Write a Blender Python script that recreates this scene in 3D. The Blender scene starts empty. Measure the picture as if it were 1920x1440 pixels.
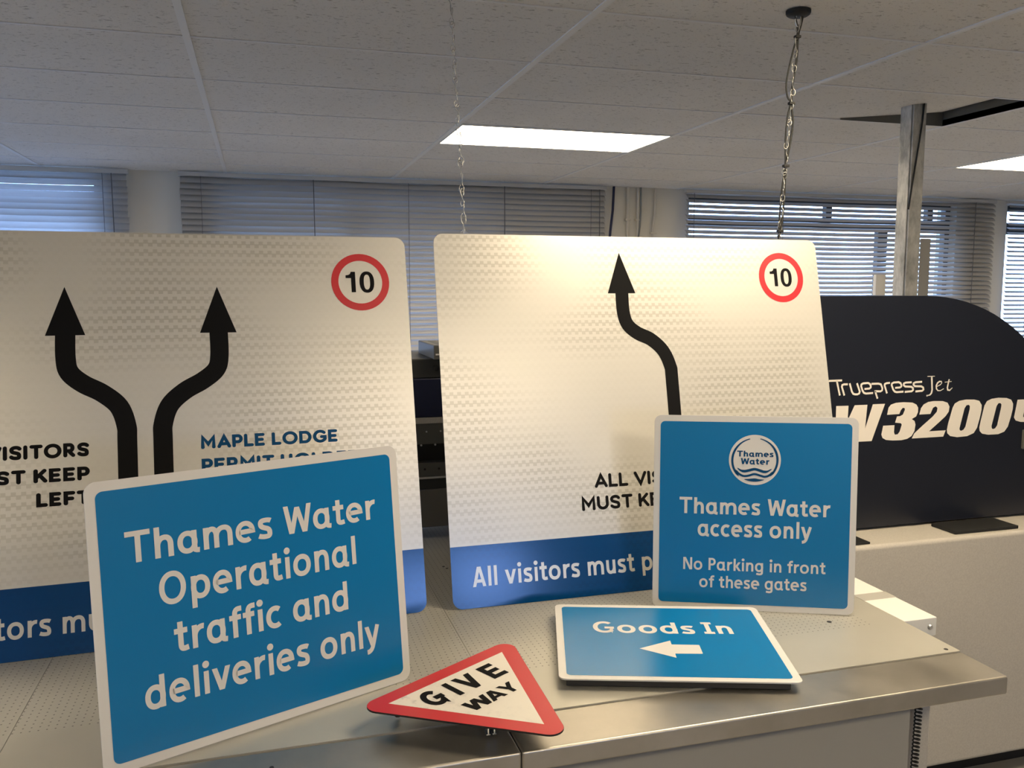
import bpy, bmesh, math, random
from mathutils import Vector, Matrix
from mathutils.geometry import tessellate_polygon
R = math.radians
PI = math.pi
random.seed(4)
SC = bpy.context.scene
COL = SC.collection

# ------------------------------------------------------------------ camera, sky, exposure
cam_d = bpy.data.cameras.new('camera')
cam_d.sensor_fit = 'HORIZONTAL'
cam_d.sensor_width = 36.0
cam_d.lens = 36.0 * 1620.0 / 1920.0
cam_d.clip_start = 0.05
cam_d.clip_end = 200
cam = bpy.data.objects.new('camera', cam_d)
cam.location = (0, 0, 1.625)
cam.rotation_euler = (R(90 - 6.3402), 0, R(-16.247))
COL.objects.link(cam)
SC.camera = cam

SKY_STRENGTH = 12.0
LAMP_STRENGTH = 17.0
world = bpy.data.worlds.new('sky')
SC.world = world
world.use_nodes = True
wn = world.node_tree
bg = wn.nodes['Background']
tcw = wn.nodes.new('ShaderNodeTexCoord')
sepw = wn.nodes.new('ShaderNodeSeparateXYZ')
rampw = wn.nodes.new('ShaderNodeValToRGB')
rampw.color_ramp.elements[0].position = 0.46
rampw.color_ramp.elements[0].color = (0.16, 0.25, 0.36, 1)
rampw.color_ramp.elements[1].position = 0.53
rampw.color_ramp.elements[1].color = (0.40, 0.58, 1.0, 1)
mapw = wn.nodes.new('ShaderNodeMath')
mapw.operation = 'MULTIPLY_ADD'
mapw.inputs[1].default_value = 0.5
mapw.inputs[2].default_value = 0.5
wn.links.new(tcw.outputs['Generated'], sepw.inputs[0])
wn.links.new(sepw.outputs['Z'], mapw.inputs[0])
wn.links.new(mapw.outputs[0], rampw.inputs[0])
wn.links.new(rampw.outputs[0], bg.inputs['Color'])
bg.inputs['Strength'].default_value = SKY_STRENGTH

SC.view_settings.view_transform = 'Standard'
SC.view_settings.look = 'None'
SC.view_settings.exposure = 0.3
SC.view_settings.gamma = 1.0
SC.view_settings.use_curve_mapping = False
SC.cycles.use_denoising = True
SC.cycles.max_bounces = 10
SC.cycles.diffuse_bounces = 5
SC.cycles.glossy_bounces = 4
SC.cycles.transparent_max_bounces = 16
SC.cycles.sample_clamp_indirect = 8.0
SC.cycles.caustics_reflective = False
SC.cycles.caustics_refractive = False

# ------------------------------------------------------------------ materials
MATS = {}
def mat(name, color, rough=0.5, metal=0.0, spec=0.5, coat=0.0):
    if name in MATS:
        return MATS[name]
    m = bpy.data.materials.new(name)
    m.use_nodes = True
    b = m.node_tree.nodes['Principled BSDF']
    b.inputs['Base Color'].default_value = (*color, 1)
    b.inputs['Roughness'].default_value = rough
    b.inputs['Metallic'].default_value = metal
    b.inputs['Specular IOR Level'].default_value = spec
    b.inputs['Coat Weight'].default_value = coat
    MATS[name] = m
    return m

class N:
    """tiny node helper"""
    def __init__(self, m):
        self.t = m.node_tree
        self.b = self.t.nodes['Principled BSDF']
    def new(self, kind, **kw):
        n = self.t.nodes.new(kind)
        for k, v in kw.items():
            setattr(n, k, v)
        return n
    def link(self, a, b):
        self.t.links.new(a, b)
    def math(self, op, a, b=None, c=None):
        n = self.t.nodes.new('ShaderNodeMath')
        n.operation = op
        for i, v in enumerate((a, b, c)):
            if v is None:
                continue
            if isinstance(v, (int, float)):
                n.inputs[i].default_value = v
            else:
                self.t.links.new(v, n.inputs[i])
        return n.outputs[0]
    def mix(self, f, a, b):
        n = self.t.nodes.new('ShaderNodeMix')
        n.data_type = 'RGBA'
        if isinstance(f, (int, float)):
            n.inputs['Factor'].default_value = f
        else:
            self.t.links.new(f, n.inputs['Factor'])
        for k, v in (('A', a), ('B', b)):
            s = [i for i in n.inputs if i.name == k and i.type == 'RGBA'][0]
            if isinstance(v, tuple):
                s.default_value = (*v, 1)
            else:
                self.t.links.new(v, s)
        return [o for o in n.outputs if o.type == 'RGBA'][0]
    def noise(self, vec, scale, detail=2.0, rough=0.5):
        n = self.t.nodes.new('ShaderNodeTexNoise')
        n.inputs['Scale'].default_value = scale
        n.inputs['Detail'].default_value = detail
        n.inputs['Roughness'].default_value = rough
        if vec is not None:
            self.t.links.new(vec, n.inputs['Vector'])
        return n.outputs['Fac']
    def mapping(self, vec, scale=(1, 1, 1), rot=(0, 0, 0)):
        n = self.t.nodes.new('ShaderNodeMapping')
        n.inputs['Scale'].default_value = scale
        n.inputs['Rotation'].default_value = rot
        self.t.links.new(vec, n.inputs['Vector'])
        return n.outputs[0]
    def obj(self):
        return self.t.nodes.new('ShaderNodeTexCoord').outputs['Object']
    def pos(self):
        return self.t.nodes.new('ShaderNodeNewGeometry').outputs['Position']
    def xyz(self, v):
        n = self.t.nodes.new('ShaderNodeSeparateXYZ')
        self.t.links.new(v, n.inputs[0])
        return n.outputs
    def bump(self, h, strength=0.2, dist=0.01):
        n = self.t.nodes.new('ShaderNodeBump')
        n.inputs['Strength'].default_value = strength
        n.inputs['Distance'].default_value = dist
        self.t.links.new(h, n.inputs['Height'])
        self.t.links.new(n.outputs[0], self.b.inputs['Normal'])
    def remap(self, v, a, b, c, d):
        n = self.t.nodes.new('ShaderNodeMapRange')
        for i, x in zip(('From Min', 'From Max', 'To Min', 'To Max'), (a, b, c, d)):
            n.inputs[i].default_value = x
        self.t.links.new(v, n.inputs['Value'])
        return n.outputs[0]

# ceiling tile: mineral fibre board with short fissures and pin holes
def make_tile():
    m = mat('mineral fibre tile', (0.72, 0.70, 0.67), 0.95, spec=0.15)
    n = N(m)
    p = n.pos()
    v1 = n.noise(n.mapping(p, (42, 110, 1), (0, 0, 0.9)), 1.0, 2.0)
    v2 = n.noise(n.mapping(p, (150, 150, 1)), 1.0, 1.0)
    f1 = n.remap(v1, 0.30, 0.36, 1.0, 0.0)
    f2 = n.remap(v2, 0.28, 0.33, 1.0, 0.0)
    f = n.math('MAXIMUM', f1, n.math('MULTIPLY', f2, 0.6))
    big = n.noise(n.mapping(p, (0.9, 0.9, 1)), 1.0, 3.0)
    base = n.mix(n.remap(big, 0.35, 0.65, 0, 1), (0.76, 0.74, 0.71), (0.82, 0.80, 0.77))
    n.link(n.mix(n.math('MULTIPLY', f, 0.55), base, (0.20, 0.18, 0.16)), n.b.inputs['Base Color'])
    n.bump(n.math('SUBTRACT', 1.0, f), 0.5, 0.004)
    return m
M_TILE = make_tile()
M_TBAR = mat('white ceiling bar', (0.80, 0.80, 0.80), 0.45)
M_WALL = mat('cream wall paint', (0.70, 0.67, 0.60), 0.7)
M_FLOOR = mat('dark floor', (0.28, 0.27, 0.25), 0.6)
M_WHITEPL = mat('white plastic', (0.78, 0.77, 0.74), 0.4)
M_BLACK = mat('black plastic', (0.012, 0.012, 0.013), 0.45)
M_RUBBER = mat('black rubber', (0.01, 0.01, 0.01), 0.6)
M_FRAME = mat('dark window frame', (0.05, 0.055, 0.06), 0.5)
M_ALU = mat('aluminium', (0.75, 0.75, 0.74), 0.35, 1.0)
M_DARKALU = mat('dark channel', (0.03, 0.03, 0.032), 0.45, 0.3)
M_CHROME = mat('zinc wire', (0.46, 0.45, 0.43), 0.38, 1.0)
M_BLACKINK = mat('black print', (0.008, 0.008, 0.009), 0.6, spec=0.06)
M_REDINK = mat('red print', (0.52, 0.022, 0.032), 0.34)
M_BLUETXT = mat('blue print', (0.003, 0.060, 0.17), 0.5, spec=0.15)
M_CREAMTXT = mat('cream vinyl lettering', (0.78, 0.73, 0.66), 0.4)
M_WHITESIGN = mat('white sign face', (0.68, 0.67, 0.66), 0.38)
M_WHITEINK = mat('white lettering', (0.68, 0.67, 0.66), 0.4)
M_SIGNBLUE = mat('sky blue sign print', (0.003, 0.170, 0.43), 0.27)
M_PIPE = mat('painted conduit', (0.66, 0.61, 0.52), 0.5)
M_BLUECAB = mat('dark blue cable', (0.01, 0.014, 0.06), 0.5)

def make_sheet(name, light, dark, metal, rough):
    """prismatic retroreflective sheeting: castellated rows of small squares"""
    m = mat(name, light, rough, metal)
    n = N(m)
    o = n.obj()
    x, y, z = n.xyz(o)
    cx = n.math('FLOOR', n.math('DIVIDE', x, 0.0104))
    ry = n.math('DIVIDE', y, 0.0237)
    fy = n.math('FRACT', ry)
    row = n.math('FLOOR', ry)
    odd = n.math('ABSOLUTE', n.math('MODULO', n.math('ADD', cx, n.math('MULTIPLY', row, 0.0)), 2.0))
    a = n.math('MULTIPLY', n.math('LESS_THAN', fy, 0.42), odd)
    up = n.math('MULTIPLY', n.math('GREATER_THAN', fy, 0.30), n.math('LESS_THAN', fy, 0.72))
    b_ = n.math('MULTIPLY', up, n.math('SUBTRACT', 1.0, odd))
    sq = n.math('MAXIMUM', a, b_)
    patch = n.remap(n.noise(n.mapping(o, (2.2, 3.0, 1)), 1.0, 1.0), 0.42, 0.60, 0.08, 1.0)
    f = n.math('MULTIPLY', sq, patch)
    n.link(n.mix(f, light, dark), n.b.inputs['Base Color'])
    rg = n.noise(n.mapping(o, (160, 900, 1)), 1.0, 1.0)
    n.link(n.remap(rg, 0.2, 0.8, rough - 0.02, rough + 0.02), n.b.inputs['Roughness'])
    n.bump(rg, 0.04, 0.0004)
    return m
M_SHEET = make_sheet('white reflective sheeting', (0.66, 0.645, 0.61), (0.53, 0.515, 0.475), 0.38, 0.34)
M_SHEETBLUE = make_sheet('blue reflective sheeting', (0.001, 0.055, 0.21), (0.001, 0.042, 0.165), 0.1, 0.16)
M_SHEETTXT = mat('reflective white lettering', (0.72, 0.71, 0.68), 0.32, 0.4)

def make_tripaint():
    m = mat('worn white reflective triangle', (0.80, 0.78, 0.74), 0.35)
    n = N(m)
    o = n.obj()
    v = n.noise(n.mapping(o, (38, 38, 1)), 1.0, 4.0, 0.7)
    x, y, z = n.xyz(o)
    left = n.remap(x, -0.11, 0.03, 1.0, 0.0)
    f = n.math('MULTIPLY', n.remap(v, 0.52, 0.66, 0.0, 1.0), left)
    n.link(n.mix(f, (0.74, 0.71, 0.66), (0.54, 0.53, 0.51)), n.b.inputs['Base Color'])
    return m
M_TRIWHITE = make_tripaint()

def make_bed():
    m = mat('perforated aluminium bed', (0.52, 0.515, 0.49), 0.42, 0.55)
    n = N(m)
    x, y, z = n.xyz(n.pos())
    P = 0.0146
    fx = n.math('SUBTRACT', n.math('FRACT', n.math('DIVIDE', n.math('ADD', x, 0.4798 + P * 100.5), P)), 0.5)
    fy = n.math('SUBTRACT', n.math('FRACT', n.math('DIVIDE', n.math('SUBTRACT', y, 1.722 - P * 0.5), P)), 0.5)
    d2 = n.math('ADD', n.math('MULTIPLY', fx, fx), n.math('MULTIPLY', fy, fy))
    dot = n.remap(d2, 0.008, 0.018, 1.0, 0.0)
    inside = n.math('MULTIPLY', n.math('GREATER_THAN', y, 1.715), n.math('LESS_THAN', x, 1.425))
    f = n.math('MULTIPLY', n.math('MULTIPLY', dot, inside), 0.78)
    sm = n.noise(n.mapping(n.pos(), (3, 3, 3)), 1.0, 4.0)
    base = n.mix(n.remap(sm, 0.35, 0.65, 0, 1), (0.515, 0.50, 0.45), (0.575, 0.56, 0.505))
    n.link(n.mix(f, base, (0.06, 0.06, 0.055)), n.b.inputs['Base Color'])
    n.link(n.remap(sm, 0.3, 0.7, 0.38, 0.48), n.b.inputs['Roughness'])
    return m
M_BED = make_bed()

def make_brushed(name, col, rough, sx=2.0, sy=180.0):
    m = mat(name, col, rough, 0.85)
    n = N(m)
    p = n.pos()
    v = n.noise(n.mapping(p, (sx, sy, sy)), 1.0, 3.0)
    w = n.noise(n.mapping(p, (5, 5, 5)), 1.0, 5.0, 0.65)
    n.link(n.remap(w, 0.3, 0.7, rough - 0.07, rough + 0.10), n.b.inputs['Roughness'])
    c2 = tuple(c * 0.82 for c in col)
    n.link(n.mix(n.remap(w, 0.35, 0.65, 0, 1), c2, col), n.b.inputs['Base Color'])
    n.bump(v, 0.06, 0.001)
    return m
M_RAIL = make_brushed('brushed stainless rail', (0.50, 0.47, 0.42), 0.36)
M_GALV = mat('galvanised steel post', (0.48, 0.48, 0.46), 0.5, 0.25)
def galv():
    n = N(M_GALV)
    p = n.pos()
    v = n.noise(n.mapping(p, (16, 16, 7)), 1.0, 5.0, 0.7)
    n.link(n.mix(n.remap(v, 0.35, 0.65, 0, 1), (0.30, 0.30, 0.28), (0.62, 0.61, 0.57)), n.b.inputs['Base Color'])
    n.link(n.remap(v, 0.3, 0.7, 0.65, 0.45), n.b.inputs['Roughness'])
galv()
M_HOOD = mat('navy black gloss housing', (0.010, 0.012, 0.020), 0.34, spec=0.5)
M_NAVY = mat('navy cover', (0.008, 0.012, 0.045), 0.3)
M_CAB = mat('beige cabinet enamel', (0.50, 0.47, 0.42), 0.5)
def speck(m, a, b, sc=220):
    n = N(m)
    v = n.noise(n.mapping(n.pos(), (sc, sc, sc)), 1.0, 1.0)
    n.link(n.mix(n.remap(v, 0.3, 0.7, 0, 1), a, b), n.b.inputs['Base Color'])
    n.bump(v, 0.08, 0.001)
speck(M_CAB, (0.47, 0.44, 0.40), (0.53, 0.50, 0.45))
M_PANEL = mat('grey cabinet panel', (0.30, 0.29, 0.27), 0.5)
M_GREYDK = mat('dark grey enamel', (0.05, 0.052, 0.05), 0.4)
M_GREYMD = mat('mid grey enamel', (0.13, 0.13, 0.12), 0.4)
M_GREYLT = mat('grey brown enamel', (0.20, 0.19, 0.175), 0.45)
M_SLAT = mat('aluminium blind slat', (0.56, 0.55, 0.53), 0.42, 0.0)
def slat(name, through):
    m = mat(name, (0.40, 0.39, 0.375), 0.34)
    n = N(m)
    out = n.t.nodes['Material Output']
    tl = n.new('ShaderNodeBsdfTranslucent')
    tl.inputs['Color'].default_value = (.75, .78, .85, 1)
    mx = n.new('ShaderNodeMixShader')
    mx.inputs[0].default_value = through
    n.link(n.b.outputs[0], mx.inputs[1]); n.link(tl.outputs[0], mx.inputs[2]); n.link(mx.outputs[0], out.inputs[0])
    return m
M_SLATGLOW = slat('glowing blind slat', 0.22)  # same colour as the grey slat, more translucency so the left blind glows
M_SLATMID = slat('grey blind slat', 0.018)
M_CORD = mat('blind cord', (0.10, 0.10, 0.11), 0.7)
M_TAPEPL = mat('clear tape', (0.46, 0.45, 0.42), 0.25)
M_TILEEDGE = mat('plenum grey', (0.10, 0.10, 0.10), 0.9)

def make_glass():
    m = bpy.data.materials.new('window glass')
    m.use_nodes = True
    t = m.node_tree
    t.nodes.clear()
    out = t.nodes.new('ShaderNodeOutputMaterial')
    mx = t.nodes.new('ShaderNodeMixShader')
    tr = t.nodes.new('ShaderNodeBsdfTransparent')
    gl = t.nodes.new('ShaderNodeBsdfGlossy')
    lw = t.nodes.new('ShaderNodeLayerWeight')
    pw = t.nodes.new('ShaderNodeMath'); pw.operation = 'POWER'; pw.inputs[1].default_value = 4.0
    fr = t.nodes.new('ShaderNodeMath'); fr.operation = 'MULTIPLY_ADD'; fr.inputs[1].default_value = 0.6; fr.inputs[2].default_value = 0.04
    lw.inputs['Blend'].default_value = 0.5
    t.links.new(lw.outputs['Facing'], pw.inputs[0]); t.links.new(pw.outputs[0], fr.inputs[0])
    gl.inputs['Roughness'].default_value = 0.02
    tr.inputs['Color'].default_value = (0.93, 0.96, 0.97, 1)
    t.links.new(fr.outputs[0], mx.inputs[0])
    t.links.new(tr.outputs[0], mx.inputs[1])
    t.links.new(gl.outputs[0], mx.inputs[2])
    t.links.new(mx.outputs[0], out.inputs[0])
    return m
M_GLASS = make_glass()
def make_emit(name, col, st):
    m = bpy.data.materials.new(name)
    m.use_nodes = True
    b = m.node_tree.nodes['Principled BSDF']
    b.inputs['Base Color'].default_value = (0.8, 0.8, 0.8, 1)
    b.inputs['Emission Color'].default_value = (*col, 1)
    b.inputs['Emission Strength'].default_value = st
    return m
M_LAMP = make_emit('lit lamp diffuser', (1.0, 0.82, 0.56), LAMP_STRENGTH)

# ------------------------------------------------------------------ mesh helpers
class MB:
    def __init__(self):
        self.v = []
        self.f = []
    def box(self, x0, x1, y0, y1, z0, z1):
        b = len(self.v)
        self.v += [(x0, y0, z0), (x1, y0, z0), (x1, y1, z0), (x0, y1, z0), (x0, y0, z1), (x1, y0, z1), (x1, y1, z1), (x0, y1, z1)]
        self.f += [tuple(b + i for i in q) for q in ((0, 3, 2, 1), (4, 5, 6, 7), (0, 1, 5, 4), (1, 2, 6, 5), (2, 3, 7, 6), (3, 0, 4, 7))]
        return self
    def flat(self, loops, z=0.0):
        """filled polygon(s) with holes, lying in local XY at height z"""
        b = len(self.v)
        pts = [p for l in loops for p in l]
        tris = tessellate_polygon([[Vector((p[0], p[1], 0)) for p in l] for l in loops])
        self.v += [(p[0], p[1], z) for p in pts]
        for t in tris:
            a, c, d = t
            (ax, ay), (cx, cy), (dx, dy) = pts[a][:2], pts[c][:2], pts[d][:2]
            ar = (cx - ax) * (dy - ay) - (cy - ay) * (dx - ax)
            if abs(ar) < 1e-14:
                continue
            self.f.append((b + a, b + c, b + d) if ar > 0 else (b + a, b + d, b + c))
        return self
    def prism(self, loop, z0, z1):
        """closed solid: counter-clockwise loop extruded from z0 to z1"""
        b = len(self.v)
        n = len(loop)
        self.v += [(p[0], p[1], z0) for p in loop] + [(p[0], p[1], z1) for p in loop]
        self.f.append(tuple(b + n + i for i in range(n)))
        self.f.append(tuple(b + n - 1 - i for i in range(n)))
        for i in range(n):
            j = (i + 1) % n
            self.f.append((b + i, b + j, b + n + j, b + n + i))
        return self
    def tube(self, pts, r, n=8, closed=False):
        pts = [Vector(p) for p in pts]
        b = len(self.v)
        up = Vector((0, 0, 1))
        prev = None
        m = len(pts)
        for i, p in enumerate(pts):
            if closed:
                t = pts[(i + 1) % m] - pts[i - 1]
            else:
                t = pts[min(i + 1, m - 1)] - pts[max(i - 1, 0)]
            t.normalize()
            if prev is None:
                a = t.orthogonal().normalized()
            else:
                a = (prev - t * prev.dot(t))
                a = a.normalized() if a.length > 1e-6 else t.orthogonal().normalized()
            prev = a
            c = t.cross(a)
            for k in range(n):
                g = 2 * PI * k / n
                q = p + a * (r * math.cos(g)) + c * (r * math.sin(g))
                self.v.append(tuple(q))
        rng = m if closed else m - 1
        for i in range(rng):
            j = (i + 1) % m
            for k in range(n):
                l = (k + 1) % n
                self.f.append((b + i * n + k, b + i * n + l, b + j * n + l, b + j * n + k))
        if not closed:
            self.f.append(tuple(b + n - 1 - k for k in range(n)))
            self.f.append(tuple(b + (m - 1) * n + k for k in range(n)))
        return self
    def lathe(self, prof, c=(0, 0, 0), axis='Z', n=24):
        b = len(self.v)
        for (r, h) in prof:
            for k in range(n):
                g = 2 * PI * k / n
                x, y = r * math.cos(g), r * math.sin(g)
                q = {'Z': (x, y, h), 'Y': (x, -h, y), 'X': (h, x, y)}[axis]
                self.v.append((c[0] + q[0], c[1] + q[1], c[2] + q[2]))
        for i in range(len(prof) - 1):
            for k in range(n):
                l = (k + 1) % n
                self.f.append((b + i * n + k, b + i * n + l, b + (i + 1) * n + l, b + (i + 1) * n + k))
        self.f.append(tuple(b + n - 1 - k for k in range(n)))
        self.f.append(tuple(b + (len(prof) - 1) * n + k for k in range(n)))
        return self
    def strip(self, pts, w, z=0.0, caps='butt', closed=False, taper=None):
        """flat stroke of width w along pts in local XY"""
        P = [Vector((p[0], p[1])) for p in pts]
        m = len(P)
        b = len(self.v)
        for i in range(m):
            if closed:
                d0 = (P[i] - P[i - 1]); d1 = (P[(i + 1) % m] - P[i])
            else:
                d0 = P[i] - P[i - 1] if i > 0 else P[1] - P[0]
                d1 = P[i + 1] - P[i] if i < m - 1 else P[m - 1] - P[m - 2]
            d0.normalize(); d1.normalize()
            n0 = Vector((-d0.y, d0.x)); n1 = Vector((-d1.y, d1.x))
            nn = n0 + n1
            if nn.length < 1e-6:
                nn = n0.copy()
            nn.normalize()
            k = 1.0 / max(0.45, nn.dot(n1))
            hw = w / 2 * k * (taper(i / (m - 1)) if taper else 1.0)
            a = P[i] + nn * hw; c = P[i] - nn * hw
            self.v += [(c.x, c.y, z), (a.x, a.y, z)]
        for i in range(m if closed else m - 1):
            j = (i + 1) % m
            self.f.append((b + 2 * i, b + 2 * j, b + 2 * j + 1, b + 2 * i + 1))
        if caps == 'round' and not closed:
            for e, o in ((0, 1), (m - 1, m - 2)):
                d = (P[e] - P[o]).normalized()
                a0 = math.atan2(d.y, d.x)
                c = len(self.v)
                self.v.append((P[e].x, P[e].y, z))
                for k in range(9):
                    g = a0 - PI / 2 + PI * k / 8
                    self.v.append((P[e].x + w / 2 * math.cos(g), P[e].y + w / 2 * math.sin(g), z))
                for k in range(8):
                    self.f.append((c, c + 1 + k, c + 2 + k))
        return self
    def xform(self, fn, start=0):
        self.v[start:] = [fn(p) for p in self.v[start:]]
        return self

def obj(name, mb, m, parent=None, smooth=False, bevel=0.0, seg=2):
    me = bpy.data.meshes.new(name)
    me.from_pydata(mb.v, [], mb.f)
    me.update()
    me.materials.append(m)
    if smooth:
        for p in me.polygons:
            p.use_smooth = True
    o = bpy.data.objects.new(name, me)
    COL.objects.link(o)
    if parent is not None:
        o.parent = parent
    if bevel:
        md = o.modifiers.new('bevel', 'BEVEL')
        md.width = bevel
        md.segments = seg
        md.limit_method = 'ANGLE'
        md.angle_limit = R(40)
        if smooth is False and seg > 2:
            for p in me.polygons:
                p.use_smooth = True
            try:
                me.set_sharp_from_angle(angle=R(35))
            except Exception:
                pass
            md.harden_normals = True
    elif smooth:
        try:
            me.set_sharp_from_angle(angle=R(40))
        except Exception:
            pass
    return o
def thing(name, label, cat, loc=(0, 0, 0), group=None, mtx=None):
    o = bpy.data.objects.new(name, None)
    o.empty_display_size = 0.05
    COL.objects.link(o)
    if mtx is not None:
        o.matrix_world = mtx
    else:
        o.location = loc
    return tag(o, label, cat, group)
def tag(o, label, cat, group=None):
    o['label'] = label
    o['category'] = cat
    if group:
        o['group'] = group
    return o
def struct(o):
    o['kind'] = 'structure'
    return o

# ------------------------------------------------------------------ lettering (skeleton alphabets; capital height = 1)
def E(cx, cy, rx, ry, a0, a1, n=20, p=2.0):
    out = []
    for i in range(n + 1):
        a = R(a0 + (a1 - a0) * i / n)
        c, s = math.cos(a), math.sin(a)
        out.append((cx + rx * math.copysign(abs(c) ** (2 / p), c), cy + ry * math.copysign(abs(s) ** (2 / p), s)))
    return out
def B(p0, p1, p2, p3, n=8):
    out = []
    for i in range(n + 1):
        t = i / n; u = 1 - t
        out.append(tuple(u ** 3 * a + 3 * u * u * t * b + 3 * u * t * t * c + t ** 3 * d for a, b, c, d in zip(p0, p1, p2, p3)))
    return out
def J(*segs):
    out = []
    for s in segs:
        for p in s:
            if not out or (abs(out[-1][0] - p[0]) + abs(out[-1][1] - p[1])) > 1e-5:
                out.append(p)
    return out
def PA(xb, yb, xt, yt, w):
    """diagonal stroke with horizontal end cuts"""
    L = math.hypot(xt - xb, yt - yb)
    hw = w / 2 * L / abs(yt - yb)
    return ('poly', [(xb - hw, yb), (xb + hw, yb), (xt + hw, yt), (xt - hw, yt)])

def humanist(ch, w):
    """returns (strokes, advance); upright low-contrast sans"""
    h = w / 2; X = 0.72
    def ring(cx, cy, rx, ry): return ('ring', E(cx, cy, rx - h, ry - h, 0, 360, 32, 2.15)[:-1])
    def arch(x0, x1, y0=0.36, foot=0.0):
        mx = (x0 + x1) / 2 + 0.02
        return J(E(mx, y0, mx - x0, X + 0.012 - h - y0, 180, 90, 8, 2.1), E(mx, y0 + 0.02, x1 - mx, X + 0.012 - h - y0 - 0.02, 90, 0, 8, 2.4), [(x1, foot)])
    g = ch
    if g == 'T': return [[(0.0, 1 - h * .92), (0.74, 1 - h * .92)], [(0.37, 1 - h), (0.37, 0)]], 0.76
    if g == 'h': return [[(h + .05, 0), (h + .05, 1.0)], arch(h + .05, .60 - h + .02)], 0.68
    if g == 'a': return [ring(0.33, 0.355, 0.315, 0.375), J([(.63 - h, X), (.63 - h, 0.16)], B((.63 - h, .16), (.63 - h, .07), (.65 - h, .05), (.70, .045), 4))], 0.74
    if g == 'm': return [[(h + .05, 0), (h + .05, X)], arch(h + .05, .55 - h), arch(.55 - h, 1.0 - h)], 1.06
    if g == 'n': return [[(h + .05, 0), (h + .05, X)], arch(h + .05, .62 - h)], 0.69
    if g == 'u': return [[(.60 - h, 0), (.60 - h, X)], [(2 * .325 - x, X - y) for x, y in arch(h + .05, .60 - h)]], 0.67
    if g == 'r': return [[(h + .05, 0), (h + .05, X)], J(E(.40, .36, .40 - h - .05, X - h - .36 + .01, 180, 90, 8), [(.44, X - h + .005)])], 0.46
    if g == 'e': return [J([(h + .03, .36), (.62 - h, .37)], E(.33, .36, .33 - h, .375 - h, 2, 305, 26, 2.1))], 0.70
    if g == 's': return [J(B((.475, .61), (.42, .645), (.35, X + .01 - h), (.28, X + .01 - h)), B((.28, X + .01 - h), (.16, X + .01 - h), (.03 + h, .62), (.03 + h, .535)), B((.03 + h, .535), (.03 + h, .43), (.19, .41), (.27, .375)), B((.27, .375), (.37, .34), (.51 - h, .31), (.51 - h, .19)), B((.51 - h, .19), (.51 - h, .09), (.40, h - .01), (.27, h - .01)), B((.27, h - .01), (.18, h - .01), (.10, .10), (.045, .125)))], 0.55
    if g == 'W': return [PA(.26, 0, .06 + h * .3, 1, w), PA(.26 + .01, 0, .50, .93, w), PA(.75, 0, .50, .93, w), PA(.75 + .005, 0, .97 - h * .3, 1, w)], 1.02
    if g == 't': return [J([(.20, .93), (.20, .22)], B((.20, .22), (.20, .10), (.25, h), (.33, h)), [(.44, h + .02)]), [(.0, X - h * .85), (.42, X - h * .85)]], 0.47
    if g == 'O': return [('ring', E(.43, .5, .43 - h, .515 - h, 0, 360, 40, 2.1)[:-1])], 0.93
    if g == 'p': return [[(h + .05, -.28), (h + .05, X)], ring(.36, .355, .32, .375)], 0.73
    if g == 'd': return [ring(.33, .355, .32, .375), [(.64 - h, 0), (.64 - h, 1.0)]], 0.72
    if g == 'i': return [[(h + .06, 0), (h + .06, X)], ('disc', (h + .06, .93, .115))], w + .13
    if g == 'o': return [ring(.35, .355, .34, .375)], 0.75
    if g == 'l': return [[(h + .06, 0), (h + .06, 1.0)]], w + .12
    if g == 'c': return [E(.33, .355, .33 - h, .375 - h, 52, 308, 24, 2.1)], 0.58
    if g == 'f': return [J([(.19, 0), (.19, .74)], B((.19, .74), (.19, .88), (.25, 1 - h), (.35, 1 - h)), [(.43, 1 - h)]), [(0, X - h * .85), (.40, X - h * .85)]], 0.42
    if g == 'v': return [PA(.30, 0, .08, X, w), PA(.30, 0, .53, X, w)], 0.63
    if g == 'y': return [PA(.30, .02, .08, X, w), J([(.545, X), (.335, .06)], B((.335, .06), (.28, -.12), (.20, -.19), (.06, -.19)))], 0.63
    if g == 'k': return [[(h + .05, 0), (h + .05, 1.0)], PA(.22, .30, .50, X, w), PA(.53, 0, .26, .40, w)], 0.60
    if g == 'g': return [ring(.33, .355, .32, .375), J([(.64 - h, X), (.64 - h, -.05)], B((.64 - h, -.05), (.64 - h, -.16), (.50, -.285 + h), (.34, -.285 + h)), [(.12, -.25 + h)])], 0.72
    if g == 'P': return [[(h + .05, 0), (h + .05, 1.0)], J([(h + .05, 1 - h), (.34, 1 - h)], E(.34, .69, .61 - h - .34, .31 - h, 90, -90, 14), [(h + .05, .38 + h)])], 0.64
    if g == 'N': return [[(h + .05, 0), (h + .05, 1)], [(.76 - h, 0), (.76 - h, 1)], PA(.72 - h, 0, h + .09, 1, w)], 0.83
    if g == 'G': return [J(E(.44, .5, .42 - h, .515 - h, 48, 330, 30, 2.1), [(.80 - h, .14), (.80 - h, .45)]), [(.45, .45), (.80, .45)]], 0.86
    if g == 'I': return [[(.22, 0), (.22, 1)], [(.02, h * .75), (.42, h * .75)], [(.02, 1 - h * .75), (.42, 1 - h * .75)]], 0.46
    if g == 'A': return [PA(.02 + h, 0, .36, 1, w), PA(.74 - h, 0, .40, 1, w), [(.16, .28), (.60, .28)]], 0.77
    if g == ' ': return [], 0.30
    raise KeyError(g)

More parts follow.
